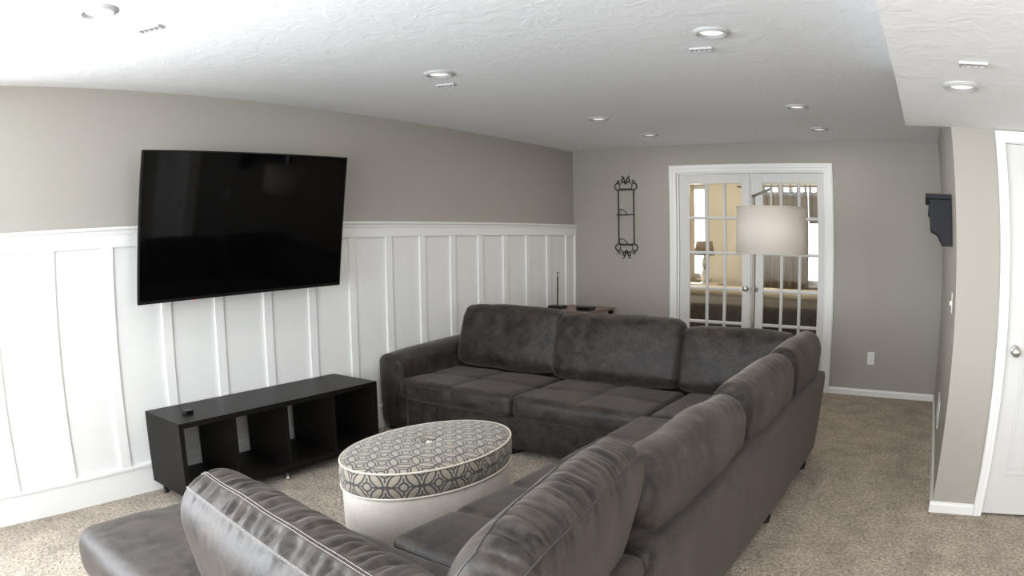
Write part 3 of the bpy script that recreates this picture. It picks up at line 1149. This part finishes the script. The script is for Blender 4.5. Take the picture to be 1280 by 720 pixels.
# right side, seen from behind
BR = (0.06, 0.098, 0.10)
back_cushion(0.88, 0.21, 0.43, 2.95, -2.545, 0.632, (-1, 0), 0.16, 21, amp=0.003, puff=0.015, rad=BR, seams=())
back_cushion(0.94, 0.21, 0.41, 2.945, -3.46, 0.625, (-1, 0), 0.16, 25, amp=0.005, puff=0.018, rad=BR, seams=(), fx=18)
back_cushion(1.03, 0.21, 0.40, 2.945, -4.46, 0.615, (-1, 0), 0.17, 29, amp=0.007, puff=0.020, rad=BR, seams=(), fx=20)
# loose cushion standing at the near right corner
back_cushion(0.85, 0.21, 0.50, 2.988, -5.37, 0.672, (-1, 0), 0.33, 37, amp=0.010, puff=0.016, top=0.02, fx=30, mode='gusset', res=(130, 26, 44), seams=(0.6, -0.6), rad=(0.15, 0.085, 0.14), pinch=0.03, rz=0.16)
# pale-lit cushion at the near left, double-stitched
back_cushion(1.00, 0.24, 0.42, 2.605, -5.755, 0.628, (0, 1), 0.16, 43, rz=-0.14, amp=0.0105, puff=0.02, top=0.012, fx=30, mode='gusset', res=(170, 36, 46), seams=(), rad=(0.095, 0.125, 0.11), pinch=0.03, stitch=(-0.12, -0.18, -0.78, -0.83), wide=0.05)

# ------------------------------------------------------------------ floor lamp
px_, py_ = 2.475, -1.74
sx_, sy_ = 2.77, -2.42
lamp = empty('floor_lamp', 'arc floor lamp with off-white drum shade hanging over the sofa corner', 'lamp', (px_, py_, 0))
bm = bmesh.new()
lathe(bm, [(0.0, 0.0), (0.15, 0.0), (0.15, 0.018), (0.14, 0.024), (0.02, 0.028), (0.0, 0.028)], 40)
link('base', bm, STEEL_DARK, lamp, smooth=False)
bm = bmesh.new()
box(bm, -0.011, 0.011, -0.011, 0.011, 0.026, 1.735)
link('pole', bm, STEEL_DARK, lamp, bevel=0.002)
d = Vector((sx_ - px_, sy_ - py_, 0))
bm = bmesh.new()
tube(bm, [(0, 0, 1.735 - 0.008), (d.x, d.y, 1.735 - 0.008)], 0.010, 4)
link('arm', bm, STEEL_DARK, lamp, bevel=0.001)
bm = bmesh.new()
tube(bm, [(d.x, d.y, 1.727), (d.x, d.y, 1.60), (d.x, d.y, 1.52)], 0.007, 8)
tube(bm, [(d.x, d.y, 1.53), (d.x, d.y, 1.46)], 0.018, 12)
for a in range(3):
    t_ = a * 2 * math.pi / 3
    tube(bm, [(d.x, d.y, 1.585), (d.x + 0.215 * math.cos(t_), d.y + 0.215 * math.sin(t_), 1.600)], 0.0022, 6)
link('socket', bm, CHROME, lamp)
bm = bmesh.new()
lathe(bm, [(0.030, 1.385), (0.034, 1.41), (0.028, 1.44), (0.014, 1.46)], 20, (d.x, d.y, 0))
link('bulb', bm, LENS_M, lamp, smooth=True)
bm = bmesh.new()
lathe(bm, [(0.222, 1.335), (0.2265, 1.335), (0.2185, 1.615), (0.214, 1.615)], 64, (d.x, d.y, 0))
bmesh.ops.delete(bm, geom=[f for f in bm.faces if len(f.verts) > 4], context='FACES')
link('shade', bm, SHADE, lamp, smooth=True)
for z, r_m in ((1.336, 0.2275), (1.613, 0.2195)):
    bm = bmesh.new()
    tube(bm, [(d.x + r_m * math.cos(2 * math.pi * i / 64), d.y + r_m * math.sin(2 * math.pi * i / 64), z) for i in range(64)], 0.003, 6, True)
    link('shade_trim', bm, SHADE, lamp, smooth=True)

# ------------------------------------------------------------------ wrought iron plate rack
rack = empty('plate_rack', 'tall narrow black wrought iron plate rack with scrolled ends on the back wall', 'rack', (0.637, -0.012, 1.22))
hwid = 0.088


def arc(cx, cz, r, a0, a1, n=18, y=0.0):
    return [(cx + r * math.cos(a0 + (a1 - a0) * i / n), y, cz + r * math.sin(a0 + (a1 - a0) * i / n)) for i in range(n + 1)]


for s in (-1, 1):
    bm = bmesh.new()
    tube(bm, [(s * hwid, 0, 0.13), (s * hwid, 0, 0.70)], 0.0072, 8)
    link('side_rail', bm, IRON, rack)
for z in (0.135, 0.44, 0.70):
    bm = bmesh.new()
    tube(bm, [(-hwid - (0.022 if z == 0.44 else 0), -0.006, z), (hwid, -0.006, z)], 0.005, 8)
    link('cross_bar', bm, IRON, rack)
for z in (0.14, 0.445):
    bm = bmesh.new()
    pts = [(-0.03 + 0.045 * math.cos(a) , -0.006 - 0.055 * math.sin(a), z + 0.05 * math.sin(a)) for a in [math.pi * i / 14 for i in range(15)]]
    tube(bm, pts, 0.004, 6)
    link('plate_holder', bm, IRON, rack)


def spiral(cx, cz, r0, r1, a0, a1, n=30):
    return [(cx + (r0 + (r1 - r0) * i / n) * math.cos(a0 + (a1 - a0) * i / n), 0, cz + (r0 + (r1 - r0) * i / n) * math.sin(a0 + (a1 - a0) * i / n)) for i in range(n + 1)]


for end, z0 in ((1, 0.70), (-1, 0.135)):
    bm = bmesh.new()
    for s in (-1, 1):
        def T(P):
            return [(s * x, y, z0 + end * z) for x, y, z in P]
        tube(bm, T(spiral(0.092, 0.038, 0.040, 0.030, -1.8, 2.2)), 0.0058, 6)
        tube(bm, T(spiral(0.085, 0.086, 0.018, 0.008, -0.9, 4.2)), 0.004, 6)
        tube(bm, T(spiral(0.028, 0.105, 0.026, 0.010, -2.6, 1.9)), 0.0058, 6)
        tube(bm, T([(0.068, 0, 0.012), (0.072, 0, 0.05), (0.05, 0, 0.075), (0.02, 0, 0.085), (0.0, 0, 0.06)]), 0.004, 6)
        tube(bm, T([(0.008, 0, 0.06), (0.012, 0, 0.10), (0.03, 0, 0.14), (0.046, 0, 0.142)]), 0.0058, 6)
        tube(bm, T([(0.0, 0, 0.012), (0.05, 0, 0.012), (0.088, 0, 0.0)]), 0.004, 6)
    link('scroll', bm, IRON, rack)

# ------------------------------------------------------------------ wall shelf, outlet, switch, return vent
ws = empty('wall_shelf', 'black corbel-ended wall shelf at eye height just past the column edge', 'shelf', (WX, -2.32, 1.42))


def corbel_prof():
    pts = [(0, 0.0), (-0.055, 0.0), (-0.062, 0.018), (-0.075, 0.035), (-0.085, 0.06), (-0.105, 0.075), (-0.135, 0.085), (-0.145, 0.10), (-0.148, 0.19), (-0.160, 0.195), (-0.160, 0.235), (-0.150, 0.245), (-0.150, 0.275), (0, 0.275)]
    return pts


for yy in (0.0, 0.55):
    bm = bmesh.new()
    prism(bm, corbel_prof(), 'y', yy, yy + 0.09)
    link('corbel', bm, CORBEL_M, ws, bevel=0.003)
boxo('shelf_board', (-0.178, 0, -0.03, 0.67, 0.275, 0.305), CORBEL_M, ws, bevel=0.003)
boxo('apron', (-0.13, -0.012, 0.09, 0.55, 0.16, 0.275), CORBEL_M, ws)

ol = empty('wall_outlet', 'white duplex outlet low on the back wall right of the french doors', 'outlet', (3.252, 0, 0.357))
boxo('cover_plate', (-0.036, 0.036, -0.006, -0.0005, -0.058, 0.058), PLASTIC_W, ol, bevel=0.002)
for zz in (-0.024, 0.024):
    bm = bmesh.new()
    lathe(bm, [(0.017, 0.0), (0.0165, 0.003), (0.0, 0.003)], 20)
    o = link('socket', bm, PLASTIC_W, ol)
    o.rotation_euler = (R(90), 0, 0)
    o.location = (0, -0.006, zz)
    for s in (-1, 1):
        bm = bmesh.new()
        box(bm, s * 0.006 - 0.001, s * 0.006 + 0.001, -0.004, 0.006, 0.003, 0.0033)
        link('slot', bm, BLACK_PL, o)

sw = empty('light_switch', 'white light switch on the hall wall just behind the column edge', 'switch', (WX, -2.45, 1.10))
boxo('cover_plate', (-0.006, -0.0005, -0.036, 0.036, -0.058, 0.058), PLASTIC_W, sw, bevel=0.002)
boxo('toggle', (-0.018, -0.006, -0.005, 0.005, -0.012, 0.012), PLASTIC_W, sw)

rv = empty('air_return_vent', 'pale slatted air vent low on the shaded hall wall', 'vent', (WX, -1.62, 0.20))
bm = bmesh.new()
box(bm, -0.008, -0.0005, -0.19, -0.165, 0, 0.18)
box(bm, -0.008, -0.0005, 0.165, 0.19, 0, 0.18)
box(bm, -0.008, -0.0005, -0.165, 0.165, 0, 0.022)
box(bm, -0.008, -0.0005, -0.165, 0.165, 0.158, 0.18)
link('frame', bm, PLASTIC_W, rv)
for k in range(8):
    z = 0.030 + k * 0.0165
    boxo('slat', (-0.006, -0.0005, -0.165, 0.165, z, z + 0.009), PLASTIC_W, rv)

# ------------------------------------------------------------------ corner table behind the sofa
WOODT = simple('warm_wood_top', (0.19, 0.13, 0.10), 0.45, var=0.2, vscale=14)
tb = empty('corner_table', 'small dark-legged table with brown wooden top in the corner behind the sofa', 'table', (0.42, -0.50, 0))
boxo('table_top', (-0.36, 0.17, -0.30, 0.30, 0.688, 0.715), WOODT, tb, bevel=0.003)
for sx in (-0.33, 0.14):
    for sy in (-0.27, 0.27):
        boxo('leg', (sx - 0.02, sx + 0.02, sy - 0.02, sy + 0.02, 0, 0.688), VENEER, tb)
rt_ = empty('wireless_router', 'flat black router with one upright antenna on the corner table', 'router', (0.145, -0.60, 0.715))
boxo('housing', (-0.085, 0.075, -0.05, 0.07, 0.0, 0.03), BLACK_PL, rt_, bevel=0.006)
bm = bmesh.new()
tube(bm, [(0, 0, 0.028), (0.002, 0, 0.06), (0.004, 0, 0.315)], [0.008, 0.0075, 0.0075], 10)
tube(bm, [(0.004, 0, 0.315), (0.005, 0, 0.345)], 0.0045, 8)
tube(bm, [(0.005, 0, 0.345), (0.005, 0, 0.365)], 0.007, 8)
link('antenna', bm, BLACK_PL, rt_, smooth=False)
mbx = empty('cable_box', 'small glossy black set-top box at the right end of the corner table', 'box', (0.505, -0.66, 0.715))
boxo('housing', (-0.085, 0.07, -0.05, 0.07, 0.0, 0.038), BLACK_PL, mbx, bevel=0.003)
boxo('front_panel', (-0.065, 0.05, -0.052, -0.05, 0.008, 0.030), SCREEN, mbx)

# ------------------------------------------------------------------ room beyond the french doors
w2 = [(-0.02, 0.43, 0.84, 2.22), (1.15, 2.32, 0.80, 2.25)]
wall_with_windows('wall_bedroom_back', FAR, FAR + 0.12, -0.7, WX + 0.12, H, w2, CREAM)
struct(boxo('wall_bedroom_left', (-0.7, -0.6, 0.12, FAR, 0, H), CREAM))
struct(boxo('wall_bedroom_right', (WX, WX + 0.12, 0.12, FAR, 0, H), CREAM))
bm = bmesh.new()
box(bm, -0.6, DX0 - 0.01, 0.1205, 0.125, 0, H)
box(bm, DX1 + 0.01, WX, 0.1205, 0.125, 0, H)
box(bm, DX0 - 0.01, DX1 + 0.01, 0.1205, 0.125, DZ + 0.02, H)
struct(link('wall_bedroom_front', bm, CREAM))
window('window_3', -0.02, 0.43, 0.84, 2.22, FAR + 0.06, -1, 0)
window('window_4', 1.15, 2.32, 0.80, 2.25, FAR + 0.06, -1, 1)
CURT = simple('taupe_curtain_cloth', (0.30, 0.25, 0.20), 0.9, bump=0.2, bscale=300)


def curtain(x0, x1, z0, z1, label, seed, CURT=CURT):
    t = empty('curtain', label, 'curtain', ((x0 + x1) / 2, FAR - 0.15, z0), 'taupe tab-top curtains beyond the french doors')
    bm = bmesh.new()
    n, mz = 90, 14
    rows = []
    for k in range(mz + 1):
        z = (z1 - z0) * k / mz
        row = []
        for i in range(n + 1):
            u = i / n
            amp = 0.022 * (1 - 0.3 * k / mz)
            y = amp * math.sin(u * (x1 - x0) * 62 + seed + 0.4 * math.sin(k * 0.3)) + 0.01 * math.sin(u * 23 + seed)
            row.append(bm.verts.new((x0 - (x0 + x1) / 2 + (x1 - x0) * u, y, z)))
        rows.append(row)
    for a, b in zip(rows, rows[1:]):
        for i in range(n):
            bm.faces.new((a[i], a[i + 1], b[i + 1], b[i]))
    bmesh.ops.solidify(bm, geom=bm.faces, thickness=0.003)
    link('cloth', bm, CURT, t, smooth=True)
    k = int((x1 - x0) / 0.13)
    for i in range(k + 1):
        xx = x0 - (x0 + x1) / 2 + 0.03 + i * (x1 - x0 - 0.06) / max(1, k)
        boxo('tab', (xx - 0.02, xx + 0.02, -0.012, -0.006, z1 - z0 - 0.01, z1 - z0 + 0.10), CURT, t)
    return t


curtain(1.10, 1.62, 0.30, 2.10, 'taupe curtain seen through the right french door, left half of the window', 0.3)
curtain(1.615, 2.02, 0.30, 2.10, 'taupe curtain seen through the right french door, beside the bright gap', 1.7)
curtain(2.03, 2.32, 1.66, 2.10, 'short taupe curtain piece above the bright gap of the far window', 2.9)
cc = curtain(-0.12, 0.27, 0.82, 2.26, 'cream curtain beside the tall bright window beyond the left french door', 4.1, simple('cream_curtain_cloth', (0.62, 0.54, 0.42), 0.9))
del cc['group']
bm = bmesh.new()
tube(bm, [(0.95, FAR - 0.145, 2.175), (2.5, FAR - 0.145, 2.175)], 0.011, 10)
for xx in (0.98, 2.47):
    tube(bm, [(xx, FAR - 0.145, 2.175), (xx, FAR - 0.001, 2.175)], 0.008, 8)
tag(link('curtain_rod', bm, STEEL_DARK), 'thin dark curtain rod above the taupe curtains in the room beyond', 'rod')

BEDM = simple('dark_taupe_bedspread', (0.075, 0.062, 0.052), 0.85, bump=0.4, bscale=60, dist=0.004, var=0.2, vscale=20)
bed = empty('bed', 'bed with dark taupe spread and cream folded blanket, seen through the lower door panes', 'bed', (1.50, 1.35, 0))
boxo('bed_base', (-1.05, 1.05, -0.68, 0.68, 0.10, 0.32), BEDM, bed, bevel=0.01)
so = Soft((2.3, 1.44, 0.40), (0.06, 0.06, 0.06), (1.50, 1.35, 0.52), X, Y, Z, (0.0, 0.01, 0.015), (0.006, 6, 2, 'face'), None, 5)
SLb = SL.copy()
SL = Vector((1.50, 1.35, 0))
so.build('bedspread', (60, 40, 10), BEDM, bed)
so = Soft((2.34, 0.50, 0.10), (0.03, 0.05, 0.045), (1.50, 1.83, 0.765), X, Y, Z, (0.0, 0.0, 0.01), (0.004, 6, 2, 'face'), None, 8)
so.build('folded_blanket', (50, 16, 6), simple('cream_blanket', (0.62, 0.54, 0.42), 0.9, bump=0.3, bscale=120), bed)
SL = SLb
for a in (-1, 1):
    for b in (-1, 1):
        boxo('leg', (a * 0.98 - 0.03, a * 0.98 + 0.03, b * 0.6 - 0.03, b * 0.6 + 0.03, 0, 0.10), VENEER, bed)

ns = empty('nightstand', 'pale nightstand under the window beyond the left french door', 'nightstand', (0.44, 2.95, 0))
boxo('carcass', (-0.30, 0.30, -0.22, 0.20, 0.04, 0.76), simple('pale_wood', (0.55, 0.45, 0.34), 0.5, var=0.1), ns, bevel=0.004)
boxo('top', (-0.32, 0.32, -0.24, 0.21, 0.76, 0.785), simple('pale_wood', (0.55, 0.45, 0.34), 0.5), ns, bevel=0.004)
for k in range(3):
    z = 0.08 + k * 0.225
    dr = boxo('drawer', (-0.27, 0.27, -0.235, -0.22, z, z + 0.205), simple('pale_wood', (0.55, 0.45, 0.34), 0.5), ns, bevel=0.003)
    bm = bmesh.new()
    bmesh.ops.create_uvsphere(bm, u_segments=12, v_segments=8, radius=0.014, matrix=Matrix.Translation((0, -0.248, z + 0.10)))
    link('drawer_knob', bm, CHROME, dr, smooth=True)
for a in (-1, 1):
    for b in (-1, 1):
        boxo('foot', (a * 0.26 - 0.02, a * 0.26 + 0.02, b * 0.17 - 0.02, b * 0.17 + 0.02, 0, 0.04), VENEER, ns)
tl = empty('table_lamp', 'table lamp with taupe shade and crystal base on the nightstand beyond the doors', 'lamp', (0.50, 2.92, 0.785))
bm = bmesh.new()
lathe(bm, [(0.0, 0.0), (0.07, 0.0), (0.07, 0.012), (0.03, 0.022), (0.045, 0.06), (0.062, 0.11), (0.045, 0.17), (0.02, 0.20), (0.036, 0.25), (0.045, 0.29), (0.03, 0.34), (0.012, 0.37), (0.012, 0.45), (0.0, 0.45)], 8)
link('base', bm, simple('crystal_look', (0.75, 0.78, 0.8), 0.08, 0.6), tl)
bm = bmesh.new()
lathe(bm, [(0.150, 0.40), (0.153, 0.40), (0.118, 0.60), (0.115, 0.60)], 40)
bmesh.ops.delete(bm, geom=[f for f in bm.faces if len(f.verts) > 4], context='FACES')
link('shade', bm, simple('taupe_shade', (0.25, 0.20, 0.15), 0.85), tl, smooth=True)

cl = empty('added_dome_light', 'unseen dome lamp added to light the room beyond the french doors', 'ceiling light', (1.6, 1.7, H))  # dome added out of view to give the bedroom warm light
bm = bmesh.new()
lathe(bm, [(0.16, -0.001), (0.16, -0.02), (0.13, -0.06), (0.07, -0.085), (0.0, -0.095)], 32)
link('dome', bm, simple('fill_dome_glow', (0.9, 0.85, 0.75), 0.5, emis=((1.0, 0.82, 0.58), 5.0)), cl, smooth=True)
pl = bpy.data.lights.new('dome_fill', 'POINT')  # warm fill light below the added dome
pl.energy = 34
pl.color = (1.0, 0.88, 0.68)
pl.shadow_soft_size = 0.12
po = bpy.data.objects.new('dome_fill', pl)
COL.objects.link(po)
po.location = (1.6, 1.7, H - 0.22)
